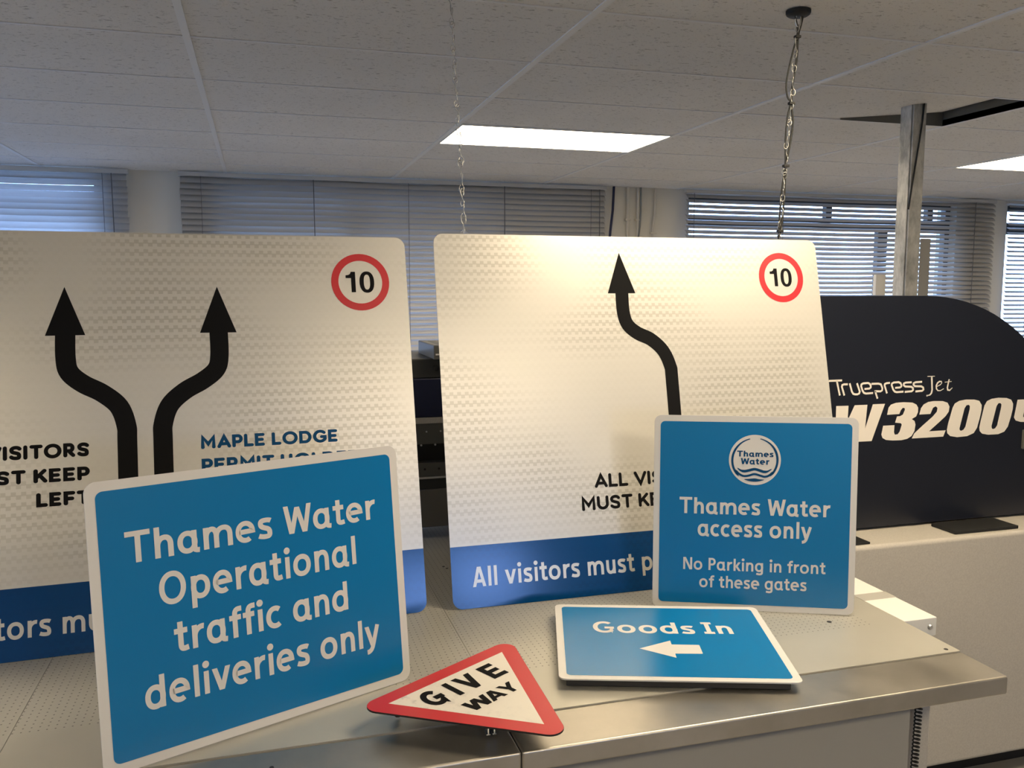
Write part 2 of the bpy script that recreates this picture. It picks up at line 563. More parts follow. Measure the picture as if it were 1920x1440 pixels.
def rounded(ch, w):
    """geometric capitals, monoline with round ends"""
    h = w / 2; t = 1 - h
    if ch == 'I': return [[(h, h), (h, t)]], w + .12
    if ch == 'S': return [J(B((.62, .78), (.56, t - .02), (.47, t), (.38, t)), B((.38, t), (.24, t), (h + .01, t - .08), (h + .01, .71)), B((h + .01, .71), (h + .01, .54), (.28, .53), (.40, .49)), B((.40, .49), (.54, .45), (.72 - h, .43), (.72 - h, .27)), B((.72 - h, .27), (.72 - h, .16), (.56, h), (.40, h)), B((.40, h), (.27, h), (.19, .16), (h, .22)))], 0.84
    if ch == 'T': return [[(h, t), (.80 - h, t)], [(.40, t), (.40, h)]], 0.86
    if ch == 'O': return [('ring', E(.54, .5, .54 - h, .52 - h, 0, 360, 36, 2.05)[:-1])], 1.18
    if ch == 'R': return [J([(h, h), (h, t), (.40, t)], E(.42, .66, .70 - h - .42, t - .66, 90, -90, 14), [(h, .66 - (t - .66))]), [(.42, .34), (.74 - h, h)]], 0.86
    if ch == 'V': return [[(h, t), (.46, h), (.92 - h, t)]], 0.98
    if ch == 'K': return [[(h, h), (h, t)], [(.74 - h, t), (h, .34)], [(.34, .56), (.78 - h, h)]], 0.86
    if ch == 'E': return [[(.68 - h, t), (h, t), (h, h), (.68 - h, h)], [(h, .5), (.62 - h, .5)]], 0.80
    if ch == 'F': return [[(.68 - h, t), (h, t), (h, h)], [(h, .47), (.62 - h, .47)]], 0.76
    if ch == 'P': return [J([(h, h), (h, t), (.40, t)], E(.40, .65, .72 - h - .40, t - .65, 90, -90, 14), [(h, .65 - (t - .65))])], 0.80
    if ch == 'L': return [[(h, t), (h, h), (.66 - h, h)]], 0.74
    if ch == 'M': return [[(h, h), (h, t), (.48, .36), (.96 - h, t), (.96 - h, h)]], 1.08
    if ch == 'U': return [J([(h, t), (h, .42)], E(.42, .42, .42 - h, .42 - h, 180, 360, 16), [(.84 - h, t)])], 0.94
    if ch == 'A': return [[(h, h), (.46, t), (.92 - h, h)], [(.24, .32), (.68, .32)]], 1.0
    if ch == 'D': return [('ring', J([(h, h), (h, t), (.40, t)], E(.42, .5, .88 - h - .42, t - .5, 90, -90, 18), [(.40, h)]))], 0.98
    if ch == 'G': return [J(E(.52, .5, .52 - h, .52 - h, 45, 330, 26), [(.98 - h, .46), (.62, .46)])], 1.08
    if ch == 'H': return [[(h, h), (h, t)], [(.80 - h, h), (.80 - h, t)], [(h, .5), (.80 - h, .5)]], 0.92
    if ch == ' ': return [], 0.36
    raise KeyError(ch)

def transport(ch, w):
    """heavy road-sign capitals"""
    h = w / 2
    if ch == 'G': return [J(E(.45, .5, .45 - h, .52 - h, 45, 322, 26), [(.84 - h, .16), (.84 - h, .50)]), [(.46, .50 - h * .3), (.88, .50 - h * .3)]], 1.02
    if ch == 'I': return [[(h, 0), (h, 1)]], w + .17
    if ch == 'V': return [PA(.40, 0, h + .02, 1, w), PA(.40, 0, .80 - h, 1, w)], 0.90
    if ch == 'E': return [[(h, 0), (h, 1)], [(h, 1 - h), (.62, 1 - h)], [(h, h), (.64, h)], [(h, .5), (.58, .5)]], 0.70
    if ch == 'W': return [PA(.30, 0, .13, 1, w), PA(.30, 0, .57, 1, w), PA(.84, 0, .57, 1, w), PA(.84, 0, 1.01, 1, w)], 1.16
    if ch == 'A': return [PA(.12, 0, .42, 1, w), PA(.74, 0, .44, 1, w), [(.25, .27), (.62, .27)]], 0.87
    if ch == 'Y': return [PA(.42, .40, .12, 1, w), PA(.42, .40, .74, 1, w), [(.43, 0), (.43, .46)]], 0.86
    if ch == ' ': return [], 0.4
    raise KeyError(ch)

def text(mb, s, font, w, x0, x1, y, cap, z, caps='butt', fit=True, track=None):
    """set s along +X from x0 to x1 with its base line at y"""
    glyphs = [font(c, w) for c in s]
    if track is None:
        track = 0.045 if font is humanist else 0.0
    total = sum(g[1] + track for g in glyphs) - track
    last = glyphs[-1][1]
    k = (x1 - x0) / (total - 0.05) if fit else cap
    x = x0
    for strokes, adv in glyphs:
        for si, st in enumerate(strokes):
            start = len(mb.v)
            if isinstance(st, tuple) and st[0] == 'ring':
                mb.strip(st[1], w, 0, closed=True)
            elif isinstance(st, tuple) and st[0] == 'poly':
                mb.flat([st[1]], 0)
            elif isinstance(st, tuple) and st[0] == 'disc':
                cx, cy, r = st[1]
                mb.flat([E(cx, cy, r, r, 0, 360, 18)[:-1]], 0)
            else:
                mb.strip(st, w, 0, caps=caps)
            mb.xform(lambda p: (x + p[0] * k, y + p[1] * cap, z + si * .00004), start)
        x += (adv + track) * k
    return mb

def rrect(x0, y0, x1, y1, r, n=8):
    out = []
    for cx, cy, a in ((x1 - r, y0 + r, -90), (x1 - r, y1 - r, 0), (x0 + r, y1 - r, 90), (x0 + r, y0 + r, 180)):
        out += E(cx, cy, r, r, a, a + 90, n)
    return out
def circ(cx, cy, r, n=48, ry=None):
    return E(cx, cy, r, ry or r, 0, 360, n)[:-1]
def catmull(P, n=8):
    out = []
    for i in range(len(P) - 1):
        p0 = P[max(i - 1, 0)]; p1 = P[i]; p2 = P[i + 1]; p3 = P[min(i + 2, len(P) - 1)]
        for k in range(n):
            t = k / n
            out.append(tuple(0.5 * (2 * b + (c - a) * t + (2 * a - 5 * b + 4 * c - d) * t * t + (-a + 3 * b - 3 * c + d) * t ** 3) for a, b, c, d in zip(p0, p1, p2, p3)))
    out.append(P[-1])
    return out
def frame(x, y, z, yaw, lean, roll=0.0):
    yaw, lean, roll = R(yaw), R(lean), R(roll)
    ex = Vector((math.cos(yaw), math.sin(yaw), 0)); nn = Vector((-math.sin(yaw), math.cos(yaw), 0))
    up = Vector((0, 0, 1)) * math.cos(lean) + nn * math.sin(lean)
    e1 = ex * math.cos(roll) + up * math.sin(roll)
    e2 = -ex * math.sin(roll) + up * math.cos(roll)
    e3 = e1.cross(e2)
    m = Matrix.Identity(4)
    for i in range(3):
        m[i][0], m[i][1], m[i][2], m[i][3] = e1[i], e2[i], e3[i], (x, y, z)[i]
    return m

TZ = 0.802        # table height
CZ = 2.438        # ceiling height
L1, L2, L3 = 0.0004, 0.0008, 0.0012    # print layers above a sign face

# ------------------------------------------------------------------ the room
RX0, RX1, RY0, RY1 = -5.6, 10.4, -5.2, 6.62
XL = [-0.2 + 1.185 * k for k in range(-5, 10)]
YL = [2.49 - 0.6075 * k for k in range(12, -7, -1)]
struct(obj('floor', MB().box(RX0 - .2, RX1 + .2, RY0 - .2, RY1 + .3, -0.1, 0), M_FLOOR))
# ceiling of tiles; one tile by the post is pushed up out of its place
HOLE = (XL[7], XL[8], 3.0975, 3.705)
c_ = MB()
xs = [RX0 - .2] + [x for x in XL if RX0 < x < RX1] + [RX1 + .2]
ys = [RY0 - .2] + [y for y in YL if RY0 < y < RY1] + [RY1 + .3]
for i in range(len(xs) - 1):
    for j in range(len(ys) - 1):
        if abs(xs[i] - HOLE[0]) < .02 and abs(ys[j] - HOLE[2]) < .02:
            continue
        c_.box(xs[i], xs[i + 1], ys[j] + .014, ys[j + 1] - .004, CZ + .002, CZ + .018)
ceiling = struct(obj('ceiling', c_, M_TILE))
b_ = MB()
for x in XL:
    if RX0 < x < RX1:
        b_.box(x - .012, x + .012, RY0, RY1, CZ - .002, CZ + .03)
for y in YL:
    if RY0 < y < RY1:
        b_.box(RX0, RX1, y - .006, y + .005, CZ - .001, CZ + .03)
obj('ceiling_grid', b_, M_TBAR, ceiling)
# plenum above the opening
struct(obj('trim_1', MB().box(RX0 - .2, RX1 + .2, RY0 - .2, RY1 + .3, CZ + .30, CZ + .34), M_TILEEDGE))
lt = MB()
a, bb, c0, d0 = HOLE
xm = 2.72
lt.v += [(a + .012, c0 + .012, CZ + .002), (xm, c0 + .012, CZ + .006), (bb - .03, c0 + .012, CZ + .066), (bb - .03, d0 - .02, CZ + .066), (xm, d0 - .001, CZ + .006), (a + .012, d0 - .001, CZ + .002)]
lt.v += [(x, y, z + .016) for x, y, z in lt.v[:6]]
lt.f += [(0, 5, 4, 1), (1, 4, 3, 2), (6, 7, 10, 11), (7, 8, 9, 10)] + [(k, (k + 1) % 6, (k + 1) % 6 + 6, k + 6) for k in range(6)]
tag(obj('ceiling_tile', lt, M_TILE), 'ceiling tile pushed up out of its grid beside the steel post', 'ceiling tile')
rim = MB()
rim.box(bb - .012, bb - .008, c0, d0, CZ, CZ + .12)
rim.box(xm + .02, bb, d0 - .008, d0 - .006, CZ, CZ + .12)
struct(obj('trim_2', rim, M_GREYMD))

# walls: window wall with four openings
WY0, WY1 = 6.62, 6.86
SILL, HEAD = 0.95, 2.40
OPEN = [(-3.9, -1.03), (-0.33, 2.58), (3.46, 6.20), (6.78, 9.7)]
w_ = MB()
w_.box(RX0 - .2, RX1 + .2, WY0, WY1, 0, SILL)
w_.box(RX0 - .2, RX1 + .2, WY0, WY1, HEAD, CZ + .30)
ed = [RX0 - .2] + [v for o in OPEN for v in o] + [RX1 + .2]
for i in range(0, len(ed), 2):
    w_.box(ed[i], ed[i + 1], WY0, WY1, SILL, HEAD)
struct(obj('wall_front', w_, M_WALL))
ADDED_SIDE = [(2.6, 5.4)]  # unseen opening added to let daylight onto the ceiling
w_ = MB()
w_.box(RX0 - .2, RX0, RY0 - .2, WY0, 0, .95)
w_.box(RX0 - .2, RX0, RY0 - .2, WY0, 2.25, CZ + .30)
ed = [RY0 - .2] + [v for o in ADDED_SIDE for v in o] + [WY0]
for i in range(0, len(ed), 2):
    w_.box(RX0 - .2, RX0, ed[i], ed[i + 1], .95, 2.25)
struct(obj('wall_left', w_, M_WALL))
struct(obj('wall_right', MB().box(RX1, RX1 + .2, RY0 - .2, WY1, 0, CZ + .30), M_WALL))
BACK = [(0.70, 1.30), (1.80, 2.85)]
w_ = MB()
w_.box(RX0, RX1, RY0 - .2, RY0, 0, 1.25)
w_.box(RX0, RX1, RY0 - .2, RY0, 2.10, CZ + .30)
ed = [RX0] + [v for o in BACK for v in o] + [RX1]
for i in range(0, len(ed), 2):
    w_.box(ed[i], ed[i + 1], RY0 - .2, RY0, 1.25, 2.10)
struct(obj('wall_back', w_, M_WALL))
MULL = [[-2.5], [0.66, 1.75], [5.47], [8.2]]
MULLTOP = [[-2.5], [0.66, 1.75], [4.89, 5.98], [8.2]]
for i, (x0, x1) in enumerate(OPEN):
    f = MB()
    ya, yb = 6.70, 6.76
    f.box(x0, x0 + .05, ya, yb, SILL, HEAD); f.box(x1 - .05, x1, ya, yb, SILL, HEAD)
    f.box(x0 + .05, x1 - .05, ya, yb, SILL, SILL + .06); f.box(x0 + .05, x1 - .05, ya, yb, HEAD - .05, HEAD)
    f.box(x0 + .05, x1 - .05, ya, yb, 2.135, 2.245)
    for mx in MULL[i]:
        f.box(mx - .05, mx + .05, ya + .002, yb - .002, SILL + .06, 2.135)
    for mx in MULLTOP[i]:
        f.box(mx - .03, mx + .03, ya + .002, yb - .002, 2.245, HEAD - .05)
    w = struct(obj('window_%d' % (i + 1), f, M_FRAME))
    obj('pane', MB().box(x0 + .05, x1 - .05, 6.728, 6.732, SILL + .06, HEAD - .05), M_GLASS, w)
for i, (x0, x1) in enumerate(BACK):
    f = MB()
    ya, yb = RY0 - .12, RY0 - .06
    f.box(x0, x0 + .05, ya, yb, 1.25, 2.10); f.box(x1 - .05, x1, ya, yb, 1.25, 2.10)
    f.box(x0 + .05, x1 - .05, ya, yb, 1.25, 1.30); f.box(x0 + .05, x1 - .05, ya, yb, 2.05, 2.10)
    w = struct(obj('window_%d' % (i + 5), f, M_FRAME))
    obj('pane', MB().box(x0 + .05, x1 - .05, RY0 - .092, RY0 - .088, 1.30, 2.05), M_GLASS, w)
for i, (y0, y1) in enumerate(ADDED_SIDE):
    f = MB()
    xa, xb = RX0 - .12, RX0 - .06
    ym = (y0 + y1) / 2
    f.box(xa, xb, y0, y0 + .05, .95, 2.25); f.box(xa, xb, y1 - .05, y1, .95, 2.25); f.box(xa, xb, ym - .03, ym + .03, 1.0, 2.2)
    f.box(xa, xb, y0 + .05, y1 - .05, .95, 1.0); f.box(xa, xb, y0 + .05, y1 - .05, 2.20, 2.25)
    w = struct(obj('window_%d' % (i + 7), f, M_FRAME))  # added window out of view, brings side daylight into the room
    obj('pane', MB().box(RX0 - .092, RX0 - .088, y0 + .05, y1 - .05, 1.0, 2.20), M_GLASS, w)
# soft sky light enters through the windows (portals only guide the sampling)
def portal(x0, x1, y, z0, z1, flip):
    l = bpy.data.lights.new('sky_portal', 'AREA')
    l.shape = 'RECTANGLE'; l.size = x1 - x0; l.size_y = z1 - z0
    l.cycles.is_portal = True
    o = bpy.data.objects.new('sky_portal', l)
    o.location = ((x0 + x1) / 2, y, (z0 + z1) / 2)
    o.rotation_euler = (R(90), 0, 0) if flip else (R(-90), 0, 0)
    COL.objects.link(o)
for x0, x1 in BACK:
    portal(x0 + .05, x1 - .05, RY0 - .15, 1.30, 2.05, True)
for x0, x1 in OPEN:
    portal(x0 + .05, x1 - .05, 6.80, SILL + .06, HEAD - .05, False)
for y0, y1 in ADDED_SIDE:
    l = bpy.data.lights.new('sky_portal', 'AREA')
    l.shape = 'RECTANGLE'; l.size = 1.2; l.size_y = y1 - y0 - .1
    l.cycles.is_portal = True
    o = bpy.data.objects.new('sky_portal', l)
    o.location = (RX0 - .15, (y0 + y1) / 2, 1.6)
    o.rotation_euler = (0, R(-90), 0)
    COL.objects.link(o)
# ground, and an added block that cuts the sky outside
g_ = MB().box(-70, 60, -60, 90, -3.2, -3.1)
struct(obj('ground', g_, mat('outside ground', (0.45, 0.46, 0.45), 0.9)))

struct(obj('sky_block', MB().box(1.25, 3.30, 7.6, 9.5, -3.1, 6.0), mat('sky block brown', (0.16, 0.13, 0.11), 0.9)))  # unseen block added to darken the right part of the wide blind
# ------------------------------------------------------------------ venetian blinds
def blind(name_label, x0, x1, tilt, cords, wands, zb, zt=2.43, yc=6.545, ms=None):
    root = thing('venetian_blind', name_label, 'blind', ((x0 + x1) / 2, yc, zb), 'venetian blinds on the window wall')
    ox, oz = (x0 + x1) / 2, zb
    obj('headrail', MB().box(x0 - ox, x1 - ox, -.02, .02, zt - .028 - oz, zt - oz), M_SLAT, root, bevel=.002)
    pitch = 0.0415
    s = MB()
    n = int((zt - .045 - zb - .03) / pitch)
    W = 0.056
    for i in range(n + 1):
        z = zt - .05 - i * pitch - oz
        j = random.uniform(-1, 1)
        t = R(tilt + j * 1.2)
        dx = random.uniform(-.004, .004)
        prof = []
        for k in range(7):
            u = (k / 6 - .5)
            a, c = u * W, 0.0080 * (1 - (2 * u) ** 2)
            # local: a runs across the slat (negative = towards the room), c is the crown
            prof.append((a * math.cos(t) - c * math.sin(t), a * math.sin(t) + c * math.cos(t)))
        b = len(s.v)
        seg = 14
        for q in range(seg + 1):
            x = x0 + .01 + dx + (x1 - x0 - .02) * q / seg - ox
            cc = 1.0
            sag = -0.0025 * math.sin(PI * q / seg * 3) ** 2
            for (yy, zz) in prof:
                s.v.append((x, yy, z + zz + sag))
        for q in range(seg):
            for k in range(6):
                a0 = b + q * 7 + k
                s.f.append((a0, a0 + 7, a0 + 8, a0 + 1))
    obj('slats', s, ms or M_SLATMID, root, smooth=True)
    obj('bottom_rail', MB().box(x0 + .01 - ox, x1 - .01 - ox, -.014, .014, 0.0, .018), M_SLAT, root, bevel=.003)
    for cx in cords:
        m_ = MB()
        m_.box(cx - .0015 - ox, cx + .0015 - ox, -.032, -.030, .01, zt - .03 - oz)
        m_.box(cx - .0015 - ox, cx + .0015 - ox, .026, .028, .01, zt - .03 - oz)
        obj('ladder_cord', m_, M_CORD, root)
    for cx in wands:
        obj('tilt_wand', MB().tube([(cx - ox, -.042, zt - .03 - oz), (cx + .004 - ox, -.044, .05)], .003, 6), M_CORD, root)
    return root
blind('nearly closed venetian blind glowing blue at the left edge, left of the pillar', -3.95, -0.835, 53, [-.996, -2.4, -3.5], [-.937], 1.12, ms=M_SLATGLOW)
blind('wide closed grey venetian blind between the plain pillar and the wall with conduits', -0.515, 2.69, 54, [-.366, 1.095, 2.552], [0.403, 1.836, 2.62], 1.12)
blind('half open venetian blind with bright daylight stripes behind the steel post', 3.39, 6.56, 38, [3.46, 4.30, 5.6], [6.30], 1.12)
blind('venetian blind at the far right edge beyond the last pillar', 6.70, 9.8, 24, [6.95, 8.2], [], 1.12)

# cables and conduits on the wall between the second and third blind
def pipe(name, label, cat, pts, r, m, grp=None):
    return tag(obj(name, MB().tube(pts, r, 10), m, smooth=True), label, cat, grp)
pipe('blue_cable', 'dark blue cable curving down the wall beside the wide closed blind', 'cable',
     [(2.775, 6.585, CZ), (2.772, 6.585, 2.36), (2.765, 6.58, 2.25), (2.748, 6.58, 2.10), (2.735, 6.58, 1.95), (2.73, 6.58, 1.4)], .010, M_BLUECAB)
p_ = thing('conduit_pipe', 'cream painted conduit nearest the dark blue cable', 'pipe', (2.905, 6.60, 0.9), 'painted conduits on the wall')
obj('pipe', MB().tube([(0, 0, 0), (0, 0, CZ - .9)], .012, 12), M_PIPE, p_, smooth=True)
obj('saddle_clip', MB().box(-.025, .025, -.016, .018, 1.27, 1.285), M_PIPE, p_)
p_ = thing('conduit_pipe', 'cream painted conduit with a grey cable bending off it, middle of three', 'pipe', (2.995, 6.60, 0.9), 'painted conduits on the wall')
obj('pipe', MB().tube([(0, 0, 0), (0, 0, CZ - .9)], .012, 12), M_PIPE, p_, smooth=True)
obj('saddle_clip', MB().box(-.025, .025, -.016, .018, 1.27, 1.285), M_PIPE, p_)
obj('cable', MB().tube([(.018, -.012, CZ - .9), (.02, -.012, 1.35), (.012, -.014, 1.22), (-.004, -.016, 1.10), (-.008, -.016, .6)], .008, 8), mat('grey cable', (.22, .23, .22), .5), p_, smooth=True)
p_ = thing('conduit_pipe', 'thin cream conduit farthest from the dark blue cable', 'pipe', (3.145, 6.605, 0.9), 'painted conduits on the wall')
obj('pipe', MB().tube([(.006, 0, CZ - .9), (.006, 0, 1.32), (-.012, 0, 1.24), (-.012, 0, 0)], .009, 12), M_PIPE, p_, smooth=True)
obj('saddle_clip', MB().box(-.035, .02, -.014, .013, 1.17, 1.182), M_PIPE, p_)

# ------------------------------------------------------------------ recessed ceiling lamps
def lamp(cx, cy, label):
    root = thing('ceiling_light', label, 'ceiling light', (cx, cy, CZ), 'square-edged ceiling light panels')
    f = MB()
    a, b = .578, .288
    for q in ((-a, a, -b, -b + .006), (-a, a, b - .006, b), (-a, -a + .006, -b + .006, b - .006), (a - .006, a, -b + .006, b - .006)):
        f.box(*q, -.004, .002)
    obj('frame', f, M_TBAR, root)
    obj('diffuser', MB().box(-a + .006, a - .006, -b + .006, b - .006, -.002, .001), M_LAMP, root)
XC = lambda i: XL[i] + .5925
YC = 4.3125 + .30375
lamp(XC(6), YC, 'lit ceiling panel in the middle, nearest the steel post')
lamp(XC(9), YC, 'lit ceiling panel cut by the right edge of the photo')
for x, dy in ((-1.95, 3), (5.17, 3), (1.604, 5), (-1.95, 9), (1.25, 9)):  # side pair added to light the table; others set from brightness and reflections
    lamp(x, YC - dy * .6075, 'lit ceiling panel outside the view, added to light the table and signs')

# ------------------------------------------------------------------ steel post
post = thing('steel_post', 'stained galvanised steel post rising from behind the dark printer to the ceiling', 'post', (2.908, 3.40, 0))
obj('channel', MB().box(.006, .074, 0, .075, 0, CZ + .2), M_GALV, post)
obj('flange', MB().prism([(0, .010), (.004, .010), (.004, .080), (0, .080)], 0, CZ + .2), M_GALV, post)
obj('cable', MB().tube([(.060, -.004, CZ + .1), (.050, -.005, CZ - .05), (.022, -.006, CZ - .25), (.008, -.004, CZ - .36), (.004, .004, CZ - .45)], .004, 8), M_RUBBER, post, smooth=True)
obj('cover_plate', MB().prism([(.076, -.002), (.132, -.004), (.132, 0.0), (.080, .004)], 1.30, 1.855), mat('grey board', (.30, .29, .27), .6), post)
tag(obj('wall_bracket', MB().box(2.910, 2.966, 3.60, 3.62, 0.9, 1.69), M_WHITEPL), 'pale upright strip standing beside the steel post behind the dark hood', 'strip')

# ------------------------------------------------------------------ chains, ceiling rose, cable
def link_mesh():
    m = MB()
    r1, Lk = .0065, .036
    pts = []
    for k in range(13):       # upper eye in XZ
        g = R(-70 + 320 * k / 12)
        pts.append((r1 * math.cos(g) * 1.0, 0, Lk / 2 - r1 + r1 * math.sin(g) * 1.2))
    for k in range(13):       # lower eye in YZ
        g = R(110 + 320 * k / 12)
        pts.append((0, r1 * math.cos(g), -Lk / 2 + r1 + r1 * math.sin(g) * 1.2))
    m.tube(pts, .0012, 6)
    me = bpy.data.meshes.new('chain_link')
    me.from_pydata(m.v, [], m.f)
    for p in me.polygons:
        p.use_smooth = True
    me.materials.append(M_CHROME)
    return me
LINK = link_mesh()
def chain(label, top, bot):
    top, bot = Vector(top), Vector(bot)
    root = thing('hanging_chain', label, 'chain', tuple(bot), 'chains hanging from the ceiling')
    L = (top - bot).length
    n = round(L / .039)
    d = (top - bot) / n
    q = Vector((0, 0, 1)).rotation_difference(d)
    for i in range(n):
        o = bpy.data.objects.new('link', LINK)
        COL.objects.link(o)
        o.parent = root
        wob = Vector((random.uniform(-.002, .002), random.uniform(-.002, .002), 0))
        o.location = d * (i + .5) + wob
        o.rotation_euler = (q.to_matrix().to_4x4() @ Matrix.Rotation(R(90 * (i % 2) + random.uniform(-35, 35)), 4, 'Z') @ Matrix.Rotation(R(random.uniform(-9, 9)), 4, 'X')).to_euler()
        o.scale = (1, 1, L / n / .031)
    hk = MB().tube([(.012, 0, .002), (.006, 0, .006), (0, 0, .016), (-.006, 0, .006), (-.012, 0, .002)], .0015, 6)
    obj('hook', hk, M_CHROME, root, smooth=True)
    return root
chain('bare thin chain crossing the middle ceiling light, down to the right-hand big sign', (.540, 2.47, CZ), (.544, 2.328, 1.774))
chain('thin chain with black cable strapped to it, under the black ceiling rose', (1.5537, 2.312, CZ - .045), (1.5235, 2.328, 1.774))
chain('bit of chain at the left edge above the left-hand big sign', (-.815, 2.44, CZ), (-.797, 2.262, 1.768))
ro = thing('ceiling_rose', 'round black ceiling rose holding the chain with the cable', 'ceiling rose', (1.5537, 2.312, CZ))
obj('plate', MB().lathe([(.034, -.003), (.034, -.012), (.028, -.016)][::-1] + [], n=24), M_RUBBER, ro, smooth=True)
obj('plate_rim', MB().lathe([(.036, -.008), (.036, 0)], n=24), M_RUBBER, ro, smooth=True)
obj('hook', MB().tube([(-.006, 0, -.014), (-.010, 0, -.03), (-.004, 0, -.045), (.004, 0, -.048), (.010, 0, -.035), (.008, 0, -.014)], .002, 6), M_CHROME, ro, smooth=True)
cb = thing('power_cable', 'black cable strapped along the right-hand chain with ties', 'cable', (1.5235, 2.332, 1.774))
def along(t, dx=0, dy=0):
    a, b = Vector((1.5537, 2.312, CZ - .012)), Vector((1.5235, 2.330, 1.774))
    p = a.lerp(b, t) - Vector((1.5235, 2.332, 1.774))
    return (p.x + dx, p.y + dy, p.z)
obj('cable', MB().tube(catmull([along(0, .016), along(.04, .012), along(.09, .006), along(.2, .008), along(.3, .002), along(.385, .003), along(.47, .014), along(.55, .012), along(.67, .004), along(.8, .007), along(.9, .008), along(.97, .004), along(1.0, .003)], 4), .0033, 8), M_RUBBER, cb, smooth=True)
obj('cable', MB().tube(catmull([along(0, -.012), along(.05, 0), along(.09, .002), along(.2, -.012), along(.3, -.020), along(.36, -.012), along(.385, 0), along(.45, -.006), along(.55, -.006), along(.67, .001), along(.8, -.004), along(.97, 0), along(1.0, 0)], 4), .0026, 8), M_RUBBER, cb, smooth=True)
for t in (.095, .388, .668, .965):
    x, y, z = along(t)
    obj('cable_tie', MB().box(x - .006, x + .012, y - .008, y + .006, z - .004, z + .004), M_RUBBER, cb, bevel=.0015)

# ------------------------------------------------------------------ print table
TX0, TX1 = -1.75, 1.513
table = thing('print_table', 'long metal flatbed table with dotted grey bed and stainless front rail', 'table', (0, 0, 0))
for x0, x1 in ((TX0, -.468), (-.468, .432), (.432, TX1)):
    obj('bed_panel', MB().box(x0 + .0006, x1 - .0006, 1.531, 3.25, TZ - .012, TZ), M_BED, table)
obj('bed_core', MB().box(TX0 + .002, TX1 - .003, 1.50, 3.24, TZ - .06, TZ - .0125), M_GREYDK, table)
for x0, x1 in ((TX0, .4255), (.4265, TX1)):
    obj('front_rail', MB().box(x0, x1, 1.398, 1.529, TZ - .042, TZ - .0015), M_RAIL, table, bevel=.005, seg=4)
obj('lifting_hole', MB().lathe([(.006, 0), (.006, .0006)], (1.333, 1.762, TZ), n=16), M_BLACK, table)
hl = MB()
hl.lathe([(.004, 0), (.004, .0006)], (.502, 2.45, TZ), n=12)
hl.lathe([(.004, 0), (.004, .0006)], (.508, 2.43, TZ), n=12)
obj('peg_hole', hl, M_BLACK, table)
obj('screw', MB().lathe([(.005, 0), (.004, .001)], (1.487, 1.547, TZ), n=12), M_DARKALU, table)
obj('screw', MB().lathe([(.004, 0), (.0035, .001)], (-.02, 1.47, TZ - .0015), n=12), M_DARKALU, table)
obj('screw', MB().lathe([(.004, 0), (.0035, .001)], (-.004, 1.472, TZ - .0015), n=12), M_DARKALU, table)
obj('front_panel', MB().box(TX0 + .02, 1.316, 1.455, 1.475, .10, TZ - .06), M_PANEL, table, bevel=.003)
obj('carcass', MB().box(TX0 + .02, 1.300, 1.476, 3.2, .10, TZ - .061), M_GREYMD, table)
obj('corner_column', MB().box(1.345, 1.503, 1.60, 1.66, 0, TZ - .061), M_CAB, table, bevel=.003)
obj('foot', MB().box(TX0 + .1, 1.27, 1.60, 3.1, 0, .10), M_BLACK, table)
sr = obj('side_rail', MB().box(1.5145, 1.614, 1.714, 3.2, TZ - .048, TZ - .0002), M_WHITEPL, table, bevel=.002)
obj('screw', MB().lathe([(.0075, 0), (.0075, .002), (.005, .005)], (1.594, 1.714, TZ - .024), 'Y', n=16), M_ALU, sr, smooth=True)
obj('tape', MB().box(1.513, 1.615, 1.86, 1.905, TZ - .0001, TZ + .0004), M_TAPEPL, sr)
# coiled cable hanging under the table
cc = MB()
cx_, cy_ = 1.456, 1.583
pts = [(cx_ - .004, cy_, .765), (cx_ - .004, cy_, .715), (cx_ + .008, cy_, .688)]
for k in range(520):
    g = k * 2 * PI / 12
    pts.append((cx_ - .002 + .0075 * math.cos(g) - k * .00002, cy_ + .0075 * math.sin(g), .683 - k * .00078))
pts.append((cx_ - .012, cy_, .34))
tag(obj('coiled_cable', cc.tube(pts, .0018, 6), M_RUBBER, smooth=True), 'black coiled cable hanging under the front corner of the print table', 'cable')

